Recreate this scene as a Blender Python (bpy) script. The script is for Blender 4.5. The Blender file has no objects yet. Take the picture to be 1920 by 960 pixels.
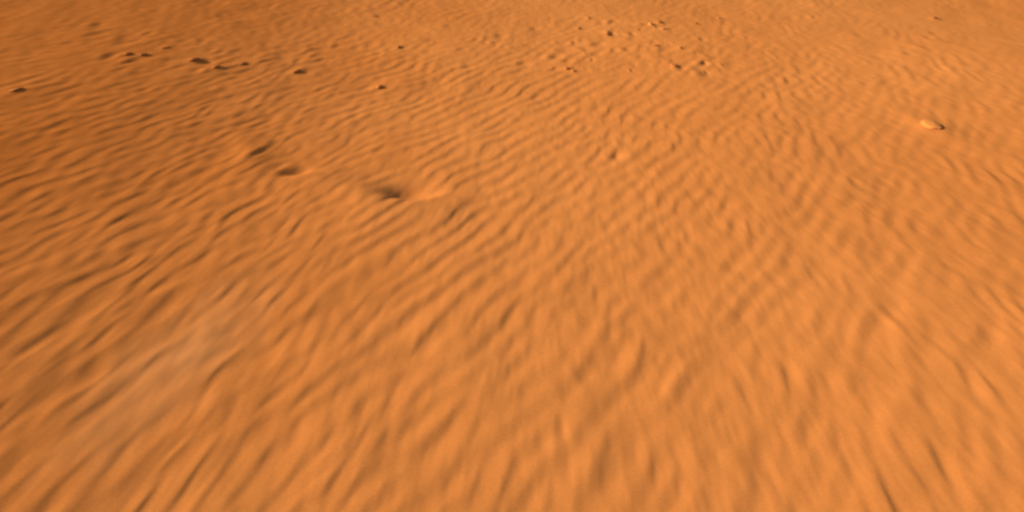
import bpy, bmesh, math, random
import numpy as np
from mathutils import Vector, noise as mnoise

scene = bpy.context.scene
R = math.radians

# ------------------------------------------------------------------ camera
CAM_H = 1.5
PITCH = 34.15
cd = bpy.data.cameras.new('camera')
cam = bpy.data.objects.new('camera', cd)
scene.collection.objects.link(cam)
cam.location = (0.0, 0.0, CAM_H)
cam.rotation_euler = (R(90.0 - PITCH), 0.0, 0.0)
cd.sensor_width = 36.0
cd.lens = 25.7
cd.clip_start = 0.02
cd.clip_end = 20000.0
scene.camera = cam

# ------------------------------------------------------------------ sky and sun
SUN_EL = 22.0
SUN_AZ = 272.0          # compass bearing of the sun, 0 = +Y, clockwise: low, on the left of the camera
world = bpy.data.worlds.new('World')
scene.world = world
world.use_nodes = True
wn = world.node_tree
bg = wn.nodes['Background']
sky = wn.nodes.new('ShaderNodeTexSky')
sky.sky_type = 'NISHITA'
sky.sun_disc = False
sky.sun_elevation = R(SUN_EL)
sky.sun_rotation = R(SUN_AZ)
sky.dust_density = 3.0
wn.links.new(sky.outputs[0], bg.inputs['Color'])
bg.inputs['Strength'].default_value = 0.08
sd = bpy.data.lights.new('sun', 'SUN')
sd.energy = 4.0
sd.angle = R(0.7)
sd.color = (1.0, 0.90, 0.76)
sun = bpy.data.objects.new('sun', sd)
scene.collection.objects.link(sun)
a, e = R(SUN_AZ), R(SUN_EL)
to_sun = Vector((math.sin(a) * math.cos(e), math.cos(a) * math.cos(e), math.sin(e)))
sun.rotation_euler = to_sun.to_track_quat('Z', 'Y').to_euler()

scene.view_settings.view_transform = 'Standard'
scene.view_settings.look = 'None'
scene.view_settings.gamma = 1.0
scene.view_settings.use_curve_mapping = False
scene.view_settings.exposure = 0.78
scene.render.engine = 'CYCLES'
scene.cycles.filter_width = 2.7
scene.cycles.max_bounces = 4

# ------------------------------------------------------------------ the lie of the sand (a height in metres for every x, y)
# TERRAIN-BEGIN
NU, NV = 2560, 2560                         # a tile of relief that repeats, about 15 m square
DU = DV = 0.006
KU = 2 * np.pi * np.fft.rfftfreq(NU, DU)[None, :]
KV = 2 * np.pi * np.fft.fftfreq(NV, DV)[:, None]
KR = np.sqrt(KU ** 2 + KV ** 2)


def spectral(seed, filt):
    rng = np.random.default_rng(seed)
    f = np.fft.rfft2(rng.standard_normal((NV, NU)).astype(np.float32))
    f *= filt
    g = np.fft.irfft2(f, s=(NV, NU))
    g -= g.mean()
    g /= g.std()
    return g.astype(np.float32)


def train(seed, az_deg, lam, sk, st):
    """a train of ripples whose crests run along bearing az_deg, wavelength lam"""
    t = math.radians(az_deg)
    nu, nv = math.cos(t), -math.sin(t)       # wave vector, square to the crests
    k0 = 2 * math.pi / lam
    a_ = KU * nu + KV * nv
    b_ = -KU * nv + KV * nu
    sgn = np.sign(a_) + (a_ == 0)
    ang = np.arctan2(b_ * sgn, np.abs(a_))
    rad = np.log(np.maximum(KR, 1e-6) / k0)
    return spectral(seed, np.exp(-0.5 * (rad / sk) ** 2 - 0.5 * (ang / math.radians(st)) ** 2) / np.maximum(KR, 1.0))


def band(seed, lam, sk):
    rad = np.log(np.maximum(KR, 1e-6) * lam / (2 * math.pi))
    return spectral(seed, np.exp(-0.5 * (rad / sk) ** 2) / np.maximum(KR, 0.5))


def lookup(arr, x, y):
    """bilinear lookup at fractional, already wrapped or clipped, indices"""
    ny, nx = arr.shape
    x0 = np.floor(x).astype(np.int32)
    y0 = np.floor(y).astype(np.int32)
    fx = (x - x0).astype(np.float32)
    fy = (y - y0).astype(np.float32)
    x0 %= nx
    y0 %= ny
    x1 = (x0 + 1) % nx
    y1 = (y0 + 1) % ny
    return (arr[y0, x0] * (1 - fx) + arr[y0, x1] * fx) * (1 - fy) + (arr[y1, x0] * (1 - fx) + arr[y1, x1] * fx) * fy


def sample(tile, u, v):
    return lookup(tile, (u / DU) % NU, (v / DV) % NV)


def sstep(x, a_, b_):
    t = np.clip((x - a_) / (b_ - a_), 0, 1)
    return t * t * (3 - 2 * t)


def gauss(X, Y, cx, cy, sx, sy, az=0.0):
    """a soft bump, sx across and sy along bearing az"""
    t = math.radians(az)
    p = (X - cx) * math.cos(t) - (Y - cy) * math.sin(t)
    q = (X - cx) * math.sin(t) + (Y - cy) * math.cos(t)
    return np.exp(-0.5 * (p / sx) ** 2 - 0.5 * (q / sy) ** 2)


LIP = [(-1.32, 3.05), (-1.20, 2.955), (-1.11, 2.86), (-0.96, 2.788), (-0.81, 2.732), (-0.66, 2.659), (-0.52, 2.596), (-0.42, 2.590), (-0.28, 2.635), (-0.13, 2.69)]


def ridge(X, Y):
    """one low curved step of sand: it rises softly from the near side to a lip and drops behind it into a trough"""
    out = np.zeros(X.shape)
    m = (X > -1.9) & (X < 0.5) & (Y > 2.0) & (Y < 3.8)
    if not m.any():
        return out
    x, y = X[m], Y[m]
    best = np.full(x.shape, 1e9)
    sd = np.zeros(x.shape)
    n = len(LIP) - 1
    for i in range(n):
        (ax, ay), (bx, by) = LIP[i], LIP[i + 1]
        dx, dy = bx - ax, by - ay
        t = np.clip(((x - ax) * dx + (y - ay) * dy) / (dx * dx + dy * dy), 0, 1)
        d = np.hypot(x - ax - t * dx, y - ay - t * dy)
        side = np.sign(dx * (y - ay) - dy * (x - ax))       # + beyond the lip
        k = d < best
        best = np.where(k, d, best)
        sd = np.where(k, side * d, sd)
    end = sstep(x, -1.32, -1.14) * (1 - sstep(x, -0.48, -0.08)) * sstep(y, 2.1, 2.4)
    mod = 0.45 * np.exp(-0.5 * ((x + 1.01) / 0.10) ** 2) + np.exp(-0.5 * ((x + 0.46) / 0.085) ** 2)
    prof = np.where(sd < 0, 0.015 * np.exp(sd / 0.18), 0.015 - 0.015 * sstep(sd, -0.01, 0.20))
    prof = prof - 0.009 * mod * np.exp(-0.5 * ((sd - 0.09) / 0.05) ** 2)
    out[m] = prof * end
    return out


FLANK = (-0.80, 0.06, 0.38, 0.130)            # foot at y = 0, lean, softness, slope


def flank(X, Y):
    """the broad shape: a dune flank that climbs away to the left, flat sand to the right, dunes far off"""
    x0, lean, w, sl = FLANK
    d = -(X - x0 + lean * Y)                 # metres beyond the foot of the flank
    soft = w * np.logaddexp(0.0, d / w)
    rise = sl * 3.5 * np.tanh(soft / 3.5)
    far = np.hypot(X, Y)
    dunes = sstep(far, 30, 160) * (1.6 * np.sin(X * 0.021 + 1.3 * np.sin(Y * 0.013)) + 1.2 * np.sin(Y * 0.017 + 0.9 * np.sin(X * 0.011 + 2.0)))
    swell = 0.034 * 0.5 * np.logaddexp(0.0, (X - 1.9) / 0.5) * (1 - sstep(X, 4, 12))          # falls off gently on the right
    swell = swell + 0.030 * sstep(Y, 4.3, 5.4) * (1 - sstep(Y, 9, 14)) * 0.4 * np.logaddexp(0.0, (X - 0.1) / 0.4) * (1 - sstep(X, 3, 10))
    return rise + dunes - swell


TILES = {}
RIPPLE = 0.00135                             # half height of an ordinary ripple
# hollows, lips and pits: (x, y, half width, half length, bearing of the length, height)
FEATURES = [
    (-1.02, 2.90, 0.13, 0.09, 20, -0.006), (-1.165, 2.955, 0.016, 0.06, 25, 0.005), (-1.125, 2.965, 0.014, 0.05, 25, -0.001),
    (-0.935, 2.808, 0.022, 0.045, 66, -0.027), (-1.03, 2.838, 0.022, 0.03, 50, -0.007),
    (-0.60, 2.57, 0.05, 0.10, 112, 0.004),
    (-0.415, 2.660, 0.042, 0.075, 84, -0.034), (-0.29, 2.68, 0.03, 0.09, 80, -0.006),
    (0.137, 1.374, 0.011, 0.030, 176, -0.0035), (0.085, 1.31, 0.010, 0.03, 176, -0.002),
    (0.662, 1.221, 0.011, 0.032, 178, -0.0035), (1.226, 1.842, 0.014, 0.07, 172, 0.003),
    (0.476, 3.029, 0.020, 0.022, 0, -0.008), (-0.87, 1.30, 0.012, 0.04, 25, -0.004),
    (-1.24, 1.50, 0.03, 0.12, 22, -0.0035), (-1.33, 1.78, 0.02, 0.09, 24, -0.003),
]
DRIFTS = [(-2.137, 3.995, 0.024, 0.013, 0.012), (-2.061, 4.008, 0.022, 0.012, 0.012), (-1.997, 4.156, 0.022, 0.009, 0.007), (-1.779, 4.004, 0.030, 0.015, 0.014), (-1.637, 3.930, 0.025, 0.012, 0.011), 
          (-1.524, 4.031, 0.022, 0.011, 0.009), (-1.214, 3.990, 0.026, 0.012, 0.011), (-2.391, 3.363, 0.030, 0.015, 0.008), (-0.724, 3.826, 0.020, 0.020, 0.013), (-0.705, 4.501, 0.015, 0.009, 0.009), 
          (-0.967, 5.156, 0.016, 0.036, 0.008), (0.636, 4.830, 0.013, 0.012, 0.011), (0.542, 5.244, 0.010, 0.010, 0.009), (0.454, 4.986, 0.018, 0.011, 0.008), (0.322, 4.165, 0.016, 0.015, 0.011), 
          (0.358, 4.131, 0.012, 0.012, 0.008), (0.965, 5.115, 0.028, 0.016, 0.020), (1.036, 5.181, 0.018, 0.020, 0.014), (1.032, 4.990, 0.018, 0.013, 0.011), (0.913, 4.584, 0.012, 0.020, 0.009), 
          (1.058, 4.546, 0.015, 0.011, 0.009), (0.956, 4.209, 0.022, 0.016, 0.012), (1.298, 5.187, 0.009, 0.010, 0.008), (1.499, 5.363, 0.012, 0.008, 0.008), (3.228, 5.638, 0.015, 0.013, 0.011), 
          (2.086, 3.376, 0.056, 0.042, 0.017)]   # sand banked round each clod: x, y, half length, half width, half height
for _x, _y, _l, _w, _h in DRIFTS:
    _b = math.degrees(math.atan2(0.6 - _x, 7.4 - _y))
    FEATURES.append((_x, _y, _w * 1.5, _l * 1.8, _b, _h * (0.7 if _x > 2 else 0.35)))
_r = np.random.default_rng(5)
for _n, _x0, _x1, _y0, _y1, _h in ((50, 0.25, 1.35, 4.1, 5.2, 0.007), (48, -2.6, -1.1, 3.85, 4.5, 0.0055), (34, -1.1, 0.2, 4.1, 5.2, 0.0045), (26, 1.2, 3.2, 3.9, 5.3, 0.0045)):
    for _k in range(_n):                     # scuffs: a dent with a crumb of sand thrown up beside it
        _x, _y, _s = _r.uniform(_x0, _x1), _r.uniform(_y0, _y1), 0.007 + 0.024 * _r.random() ** 1.7
        _a, _q = _r.uniform(0, 180), _r.uniform(0.5, 1.2)
        FEATURES.append((_x, _y, _s, _s * 1.5, _a, -_h * _q))
        FEATURES.append((_x - _s * 1.6, _y + _r.uniform(-0.02, 0.02), _s, _s * 1.3, _a, 0.95 * _h * _q))


def make_tiles():
    TILES['main'] = train(12, 38, 0.080, 0.21, 10)
    TILES['side'] = train(22, 25, 0.070, 0.30, 15)
    TILES['cross'] = train(13, 15, 0.085, 0.28, 16)
    TILES['wide'] = train(31, 39, 0.135, 0.22, 14)
    TILES['lump'] = band(14, 0.34, 0.35)
    TILES['patch'] = band(15, 0.9, 0.5)
    TILES['patch_b'] = band(25, 0.8, 0.5)
    TILES['fine'] = band(16, 0.034, 0.45)
    TILES['knob'] = band(18, 0.085, 0.35)
    TILES['broad'] = band(17, 1.9, 0.4)


def detail(X, Y):
    u, v = X, Y
    wobble = 0.011 * sample(TILES['lump'], v + 3.1, u + 1.7)
    patch = sample(TILES['patch'], u, v)
    patch_b = sample(TILES['patch_b'], u, v)
    right = sstep(X - 0.15 * Y, -0.3, 0.9)
    flat = 1 - 0.75 * sstep(Y + 0.08 * X - 0.35 * np.clip(X + 0.6, -1.7, 0), 4.0, 4.9)        # the far sand is packed and hardly rippled
    near = np.maximum(sstep(-X - 0.25 * (Y - 1.6), 0.35, 1.0) * (1 - sstep(Y, 2.0, 3.0)), 0.28 * (1 - sstep(Y, 1.2, 1.9)))
    am = np.clip(1.0 + 0.22 * patch, 0.4, 1.5) * (1 - 0.28 * right) * flat * (1 - 0.6 * near) * (1 - 0.33 * sstep(-X, 0.5, 1.4))
    ac = np.clip(0.25 + 0.35 * patch_b + 0.6 * near, 0.05, 1.1) * (0.6 + 0.55 * right) * (0.5 + 0.5 * flat)
    ac = np.maximum(ac, 0.8 * near)
    silt = 1 - 0.5 * gauss(X, Y, -0.98, 1.60, 0.11, 0.28, 16)      # silt has filled the ripples here
    am = am * silt
    ac = ac * silt

    wl = 0.85 * (1 - sstep(X + 0.3 * (Y - 2.3) + 0.12 * patch, -1.0, -0.1))
    wm = np.sqrt(1 - wl ** 2)

    def rip(uu, vv):
        return am * (wm * sample(TILES['main'], uu, vv) + wl * sample(TILES['side'], uu, vv)) + ac * sample(TILES['cross'], uu, vv)
    r0 = rip(u + wobble, v)
    r0 = np.tanh(0.5 * r0) / 0.5
    r1 = rip(u + wobble - 0.006 * r0, v)
    r1 = np.tanh(0.70 * r1) / 0.70
    h = RIPPLE * r1
    h += 0.0008 * (1 - sstep(Y, 1.7, 2.6)) * sample(TILES['wide'], u, v)
    h += 0.0012 * sample(TILES['lump'], u, v)
    h += 0.003 * sample(TILES['broad'], u, v)
    h += 0.00030 * sample(TILES['fine'], u, v) + (0.00050 + 0.0003 * sstep(-X, 0.2, 1.2)) * sample(TILES['knob'], u, v)
    h += ridge(X, Y)
    for (cx, cy, sx, sy, az, hh) in FEATURES:
        m = (np.abs(X - cx) < 4 * max(sx, sy)) & (np.abs(Y - cy) < 4 * max(sx, sy))
        if m.any():
            h[m] += hh * gauss(X[m], Y[m], cx, cy, sx, sy, az)
    return h


# camera motion blur put into the relief: heights smeared in streaks from one spot
BLUR_CENTRE = (0.6, 7.4)
GX0, GY0, GD = -6.2, 0.2, 0.005
GNX, GNY = 2480, 1520
GRID = {}


def make_grid():
    gx = GX0 + GD * np.arange(GNX)
    gy = GY0 + GD * np.arange(GNY)
    X, Y = np.meshgrid(gx, gy)
    raw = detail(X, Y).astype(np.float32)
    acc = np.zeros_like(raw)
    tot = 0.0
    for s in np.linspace(-0.006, 0.006, 11):
        w = 1.0 if abs(s) < 0.0055 else 0.6
        f = 1.0 + s
        ix = np.clip((BLUR_CENTRE[0] + (X - BLUR_CENTRE[0]) * f - GX0) / GD, 0, GNX - 1.001)
        iy = np.clip((BLUR_CENTRE[1] + (Y - BLUR_CENTRE[1]) * f - GY0) / GD, 0, GNY - 1.001)
        acc += w * lookup(raw, ix, iy)
        tot += w
    GRID['h'] = acc / tot


def height(X, Y):
    X = np.asarray(X, dtype=np.float64)
    Y = np.asarray(Y, dtype=np.float64)
    shp = X.shape
    X = X.ravel()
    Y = Y.ravel()
    h = flank(X, Y)
    xe = np.minimum(X - GX0, GX0 + GD * (GNX - 1) - X)
    ye = np.minimum(Y - GY0, GY0 + GD * (GNY - 1) - Y)
    w = sstep(np.minimum(xe, ye), 0.02, 0.4)
    i = w > 0
    if i.any():
        h[i] += w[i] * lookup(GRID['h'], (X[i] - GX0) / GD, (Y[i] - GY0) / GD)
    o = w < 1
    if o.any():
        h[o] += (1 - w[o]) * detail(X[o], Y[o])
    return h.reshape(shp)
# TERRAIN-END


make_tiles()
make_grid()


def ground_mesh():
    ys = list(-np.geomspace(0.5, 3000, 40)[::-1]) + list(np.arange(-0.45, 0.75, 0.05))
    y = 0.75
    while y < 8:
        ys.append(y)
        y += min(max(0.0011 * (y * y + CAM_H ** 2) / CAM_H, 0.004), 0.02)
    while y < 5000:
        ys.append(y)
        y += 0.02 + (y - 8) * 0.06
    ys = np.array(ys)
    inner = np.linspace(-1, 1, 1500)
    outer = np.concatenate([np.linspace(1.003, 2.6, 330), np.geomspace(2.65, 400, 60)])
    cs = np.concatenate([-outer[::-1], inner, outer])
    half = np.where(ys > 0, 0.62 * ys + 1.25, 1.25)
    X = half[:, None] * cs[None, :]
    Y = np.repeat(ys[:, None], len(cs), axis=1)
    X = np.clip(X, -6000, 6000)
    # keep clipped columns apart
    X += np.sign(cs)[None, :] * np.where(np.abs(X) >= 6000, (np.abs(cs) * 0.01)[None, :], 0)
    Z = np.empty_like(X)
    for i in range(0, len(ys), 200):
        Z[i:i + 200] = height(X[i:i + 200], Y[i:i + 200])
    nr, nc = X.shape
    me = bpy.data.meshes.new('sand_ground')
    co = np.stack([X, Y, Z], -1).astype(np.float32).reshape(-1)
    me.vertices.add(nr * nc)
    me.vertices.foreach_set('co', co)
    idx = np.arange(nr * nc).reshape(nr, nc)
    q = np.stack([idx[:-1, :-1], idx[:-1, 1:], idx[1:, 1:], idx[1:, :-1]], -1).reshape(-1, 4)
    n = len(q)
    me.loops.add(n * 4)
    me.loops.foreach_set('vertex_index', q.reshape(-1).astype(np.int32))
    me.polygons.add(n)
    me.polygons.foreach_set('loop_start', np.arange(0, n * 4, 4, dtype=np.int32))
    me.update(calc_edges=True)
    me.polygons.foreach_set('use_smooth', np.ones(n, dtype=bool))
    return me


# ------------------------------------------------------------------ materials
def sand_material():
    m = bpy.data.materials.new('sand')
    m.use_nodes = True
    nt = m.node_tree
    N, L = nt.nodes, nt.links
    b = N['Principled BSDF']
    b.inputs['Roughness'].default_value = 1.0
    b.inputs['Specular IOR Level'].default_value = 0.0
    b.inputs['Diffuse Roughness'].default_value = 0.1
    geo = N.new('ShaderNodeNewGeometry')
    # sorted sand: broad drifts of redder and paler grains
    big = N.new('ShaderNodeTexNoise')
    big.inputs['Scale'].default_value = 0.55
    big.inputs['Detail'].default_value = 3
    L.new(geo.outputs['Position'], big.inputs['Vector'])
    ramp = N.new('ShaderNodeValToRGB')
    ramp.color_ramp.elements[0].position = 0.30
    ramp.color_ramp.elements[0].color = (0.53, 0.178, 0.040, 1)
    ramp.color_ramp.elements[1].position = 0.70
    ramp.color_ramp.elements[1].color = (0.59, 0.209, 0.050, 1)
    L.new(big.outputs['Fac'], ramp.inputs['Fac'])
    # single grains
    gr = N.new('ShaderNodeTexNoise')
    gr.inputs['Scale'].default_value = 160
    gr.inputs['Detail'].default_value = 4
    gr.inputs['Roughness'].default_value = 0.7
    L.new(geo.outputs['Position'], gr.inputs['Vector'])
    mr = N.new('ShaderNodeMapRange')
    mr.inputs['From Min'].default_value = 0.3
    mr.inputs['From Max'].default_value = 0.7
    mr.inputs['To Min'].default_value = 0.90
    mr.inputs['To Max'].default_value = 1.10
    L.new(gr.outputs['Fac'], mr.inputs['Value'])
    mx = N.new('ShaderNodeVectorMath')
    mx.operation = 'SCALE'
    L.new(ramp.outputs['Color'], mx.inputs[0])
    L.new(mr.outputs['Result'], mx.inputs['Scale'])
    # redder tint on the left flank, ragged edge; part of its shade in colour
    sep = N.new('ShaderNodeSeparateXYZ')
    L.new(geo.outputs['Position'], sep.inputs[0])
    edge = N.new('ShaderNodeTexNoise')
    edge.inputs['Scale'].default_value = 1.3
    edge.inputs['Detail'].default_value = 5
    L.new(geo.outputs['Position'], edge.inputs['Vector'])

    def math_node(op, a_, b_, clamp=False):
        n_ = N.new('ShaderNodeMath')
        n_.operation = op
        n_.use_clamp = clamp
        for k, v_ in ((0, a_), (1, b_)):
            if isinstance(v_, (int, float)):
                n_.inputs[k].default_value = v_
            else:
                L.new(v_, n_.inputs[k])
        return n_.outputs[0]
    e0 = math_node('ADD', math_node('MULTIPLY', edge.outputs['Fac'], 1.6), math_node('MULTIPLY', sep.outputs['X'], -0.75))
    red_shade = math_node('MULTIPLY', math_node('SUBTRACT', e0, 0.95), 0.7, True)
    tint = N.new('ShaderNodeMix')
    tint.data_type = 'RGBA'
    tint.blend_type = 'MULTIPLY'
    L.new(red_shade, tint.inputs[0])
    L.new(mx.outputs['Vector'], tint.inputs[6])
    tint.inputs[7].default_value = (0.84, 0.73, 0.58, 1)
    # one pale, greyish dusting of silt
    mp = N.new('ShaderNodeMapping')
    mp.vector_type = 'TEXTURE'
    mp.inputs['Location'].default_value = (-0.98, 1.62, 0)
    mp.inputs['Rotation'].default_value = (0, 0, math.radians(-16))
    mp.inputs['Scale'].default_value = (0.21, 0.50, 50)
    L.new(geo.outputs['Position'], mp.inputs['Vector'])
    ln = N.new('ShaderNodeVectorMath')
    ln.operation = 'LENGTH'
    L.new(mp.outputs[0], ln.inputs[0])
    streak = N.new('ShaderNodeTexNoise')
    streak.inputs['Scale'].default_value = 2.2
    streak.inputs['Detail'].default_value = 4
    L.new(mp.outputs[0], streak.inputs['Vector'])
    d0 = math_node('ADD', ln.outputs['Value'], math_node('MULTIPLY', math_node('SUBTRACT', streak.outputs['Fac'], 0.5), 1.2))
    silt = math_node('MULTIPLY', math_node('SUBTRACT', 1.0, d0, True), 0.55)
    pale = N.new('ShaderNodeMix')
    pale.data_type = 'RGBA'
    L.new(silt, pale.inputs[0])
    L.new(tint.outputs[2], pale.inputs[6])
    pale.inputs[7].default_value = (0.66, 0.275, 0.088, 1)
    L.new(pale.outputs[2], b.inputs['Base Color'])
    return m


SAND = sand_material()
gm = ground_mesh()
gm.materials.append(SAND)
ground = bpy.data.objects.new('sand_ground', gm)
scene.collection.objects.link(ground)
ground['kind'] = 'structure'


# ------------------------------------------------------------------ clods and stones lying on the sand
def clod_material(name, col):
    m = bpy.data.materials.new(name)
    m.use_nodes = True
    nt = m.node_tree
    b = nt.nodes['Principled BSDF']
    b.inputs['Roughness'].default_value = 1.0
    b.inputs['Specular IOR Level'].default_value = 0.05
    tx = nt.nodes.new('ShaderNodeTexNoise')
    tx.inputs['Scale'].default_value = 60
    tx.inputs['Detail'].default_value = 4
    geo = nt.nodes.new('ShaderNodeNewGeometry')
    nt.links.new(geo.outputs['Position'], tx.inputs['Vector'])
    rp = nt.nodes.new('ShaderNodeValToRGB')
    rp.color_ramp.elements[0].position = 0.3
    rp.color_ramp.elements[1].position = 0.7
    rp.color_ramp.elements[0].color = (col[0] * 0.75, col[1] * 0.72, col[2] * 0.7, 1)
    rp.color_ramp.elements[1].color = (col[0] * 1.1, col[1] * 1.1, col[2] * 1.1, 1)
    nt.links.new(tx.outputs['Fac'], rp.inputs['Fac'])
    nt.links.new(rp.outputs['Color'], b.inputs['Base Color'])
    return m


CLOD = clod_material('dark_clod', (0.47, 0.150, 0.034))
BROWN = clod_material('brown_clod', (0.45, 0.145, 0.031))
BLACK = clod_material('black_pebble', (0.26, 0.085, 0.025))
TAN = clod_material('tan_clod', (0.52, 0.172, 0.035))
PALE = clod_material('pale_stone', (0.60, 0.215, 0.050))


def lump(name, label, cat, x, y, size, mat, seed, group=None, rough=0.30, sink=0.45):
    """a lump of caked sand or a stone: size = half length, half width, half height; its length lies along the motion-blur streaks"""
    if name == 'sand_clod':
        size = (size[0] * 1.1, size[1], size[2] * 0.6)
    bm = bmesh.new()
    bmesh.ops.create_icosphere(bm, subdivisions=4, radius=1.0)
    off = Vector((seed * 7.3, seed * 3.1, seed * 1.7))
    for v in bm.verts:
        p = v.co.copy()
        k = 1.0 + rough * mnoise.noise(p * 1.1 + off) + 0.5 * rough * mnoise.noise(p * 2.6 + off) + 0.2 * rough * mnoise.noise(p * 6.0 + off)
        v.co = Vector((p.x * size[1] * k, p.y * size[0] * k, p.z * size[2] * k))
    me = bpy.data.meshes.new(name)
    bm.to_mesh(me)
    bm.free()
    me.polygons.foreach_set('use_smooth', np.ones(len(me.polygons), dtype=bool))
    me.materials.append(mat)
    o = bpy.data.objects.new(name, me)
    scene.collection.objects.link(o)
    z = float(height(np.array([x]), np.array([y]))[0])
    o.location = (x, y, z + size[2] * (1 - 2 * sink))
    o.rotation_euler = (0, 0, math.atan2(BLUR_CENTRE[1] - y, BLUR_CENTRE[0] - x) - math.pi / 2)
    o['label'] = label
    o['category'] = cat
    if group:
        o['group'] = group
    return o


G1 = 'clods on the shaded flank'
G2 = 'clods scattered over the far sand'
G3 = 'lumps of the scuffed heap'
CLODS = [
    ('sand_clod', 'dark clod on the shaded flank, farther left of a close pair', 'clod', -2.137, 3.995, (0.024, 0.013, 0.012), CLOD, G1),
    ('sand_clod', 'dark clod on the shaded flank, right one of a close pair', 'clod', -2.061, 4.008, (0.022, 0.012, 0.012), CLOD, G1),
    ('sand_clod', 'faint thin clod just beyond the close pair on the shaded flank', 'clod', -1.997, 4.156, (0.022, 0.009, 0.007), BROWN, G1),
    ('sand_clod', 'largest and darkest clod on the shaded flank, trailing a shadow', 'clod', -1.779, 4.004, (0.030, 0.015, 0.014), CLOD, G1),
    ('sand_clod', 'dark clod just nearer than the largest clod on the flank', 'clod', -1.637, 3.930, (0.025, 0.012, 0.011), CLOD, G1),
    ('sand_clod', 'low brown clod behind and right of the largest flank clod', 'clod', -1.524, 4.031, (0.022, 0.011, 0.009), BROWN, G1),
    ('sand_clod', 'lone dark clod at the lit edge of the shaded flank', 'clod', -1.214, 3.990, (0.026, 0.012, 0.011), CLOD, G1),
    ('sand_clod', 'low lump alone on the shaded flank at the far left edge', 'clod', -2.391, 3.363, (0.030, 0.015, 0.010), TAN, G1),
    ('sand_clod', 'wide dark clod alone on lit sand above the curved hollow', 'clod', -0.724, 3.826, (0.020, 0.020, 0.013), CLOD, G2),
    ('sand_clod', 'tiny brown clod on smooth bright sand in the far middle', 'clod', -0.705, 4.501, (0.015, 0.009, 0.009), BROWN, G2),
    ('sand_clod', 'flat wide brown clod near the top edge on bright smooth sand', 'clod', -0.967, 5.156, (0.016, 0.036, 0.008), BROWN, G2),
    ('pebble', 'round near-black pebble alone on the smooth far sand', 'pebble', 0.636, 4.830, (0.013, 0.012, 0.011), BLACK, G2),
    ('sand_clod', 'tiny round clod farthest back, left of the near-black pebble', 'clod', 0.542, 5.244, (0.010, 0.010, 0.009), BROWN, G2),
    ('sand_clod', 'oval brown clod left of the near-black pebble', 'clod', 0.454, 4.986, (0.018, 0.011, 0.008), BROWN, G2),
    ('sand_clod', 'brown clod touching a smaller one where the ripples begin', 'clod', 0.322, 4.165, (0.016, 0.015, 0.011), BROWN, G2),
    ('sand_clod', 'smaller clod touching the brown clod where the ripples begin', 'clod', 0.358, 4.131, (0.012, 0.012, 0.008), TAN, G2),
    ('sand_clod', 'tan lump with a bright face, left end of the scuffed heap', 'clod', 0.965, 5.115, (0.028, 0.016, 0.020), TAN, G3),
    ('sand_clod', 'darker lump at the back of the scuffed heap', 'clod', 1.036, 5.181, (0.018, 0.020, 0.014), BROWN, G3),
    ('sand_clod', 'small lump at the front of the scuffed heap', 'clod', 1.032, 4.990, (0.018, 0.013, 0.011), TAN, G3),
    ('sand_clod', 'wide brown clod just in front of the scuffed heap', 'clod', 0.913, 4.584, (0.012, 0.020, 0.009), BROWN, G2),
    ('sand_clod', 'small brown clod beside the wide one before the heap', 'clod', 1.058, 4.546, (0.015, 0.011, 0.009), BROWN, G2),
    ('sand_clod', 'dark broken clod nearest of those in front of the heap', 'clod', 0.956, 4.209, (0.022, 0.016, 0.012), CLOD, G2),
    ('pebble', 'tiny dark pebble just right of the scuffed heap', 'pebble', 1.298, 5.187, (0.009, 0.010, 0.008), BLACK, G2),
    ('pebble', 'tiny brown pebble second to the right of the scuffed heap', 'pebble', 1.499, 5.363, (0.012, 0.008, 0.008), BROWN, G2),
    ('pebble', 'lone dark pebble near the top edge at the far right', 'pebble', 3.228, 5.638, (0.015, 0.013, 0.011), BLACK, G2),
]
for k, (nm, lab, cat, x, y, size, mat, grp) in enumerate(CLODS):
    lump(nm, lab, cat, x, y, size, mat, k + 1, grp)
lump('stone', 'pale smooth stone half buried in the sand, casting a dark shadow', 'stone', 2.086, 3.376, (0.056, 0.040, 0.012), PALE, 40, None, 0.10, 0.45)
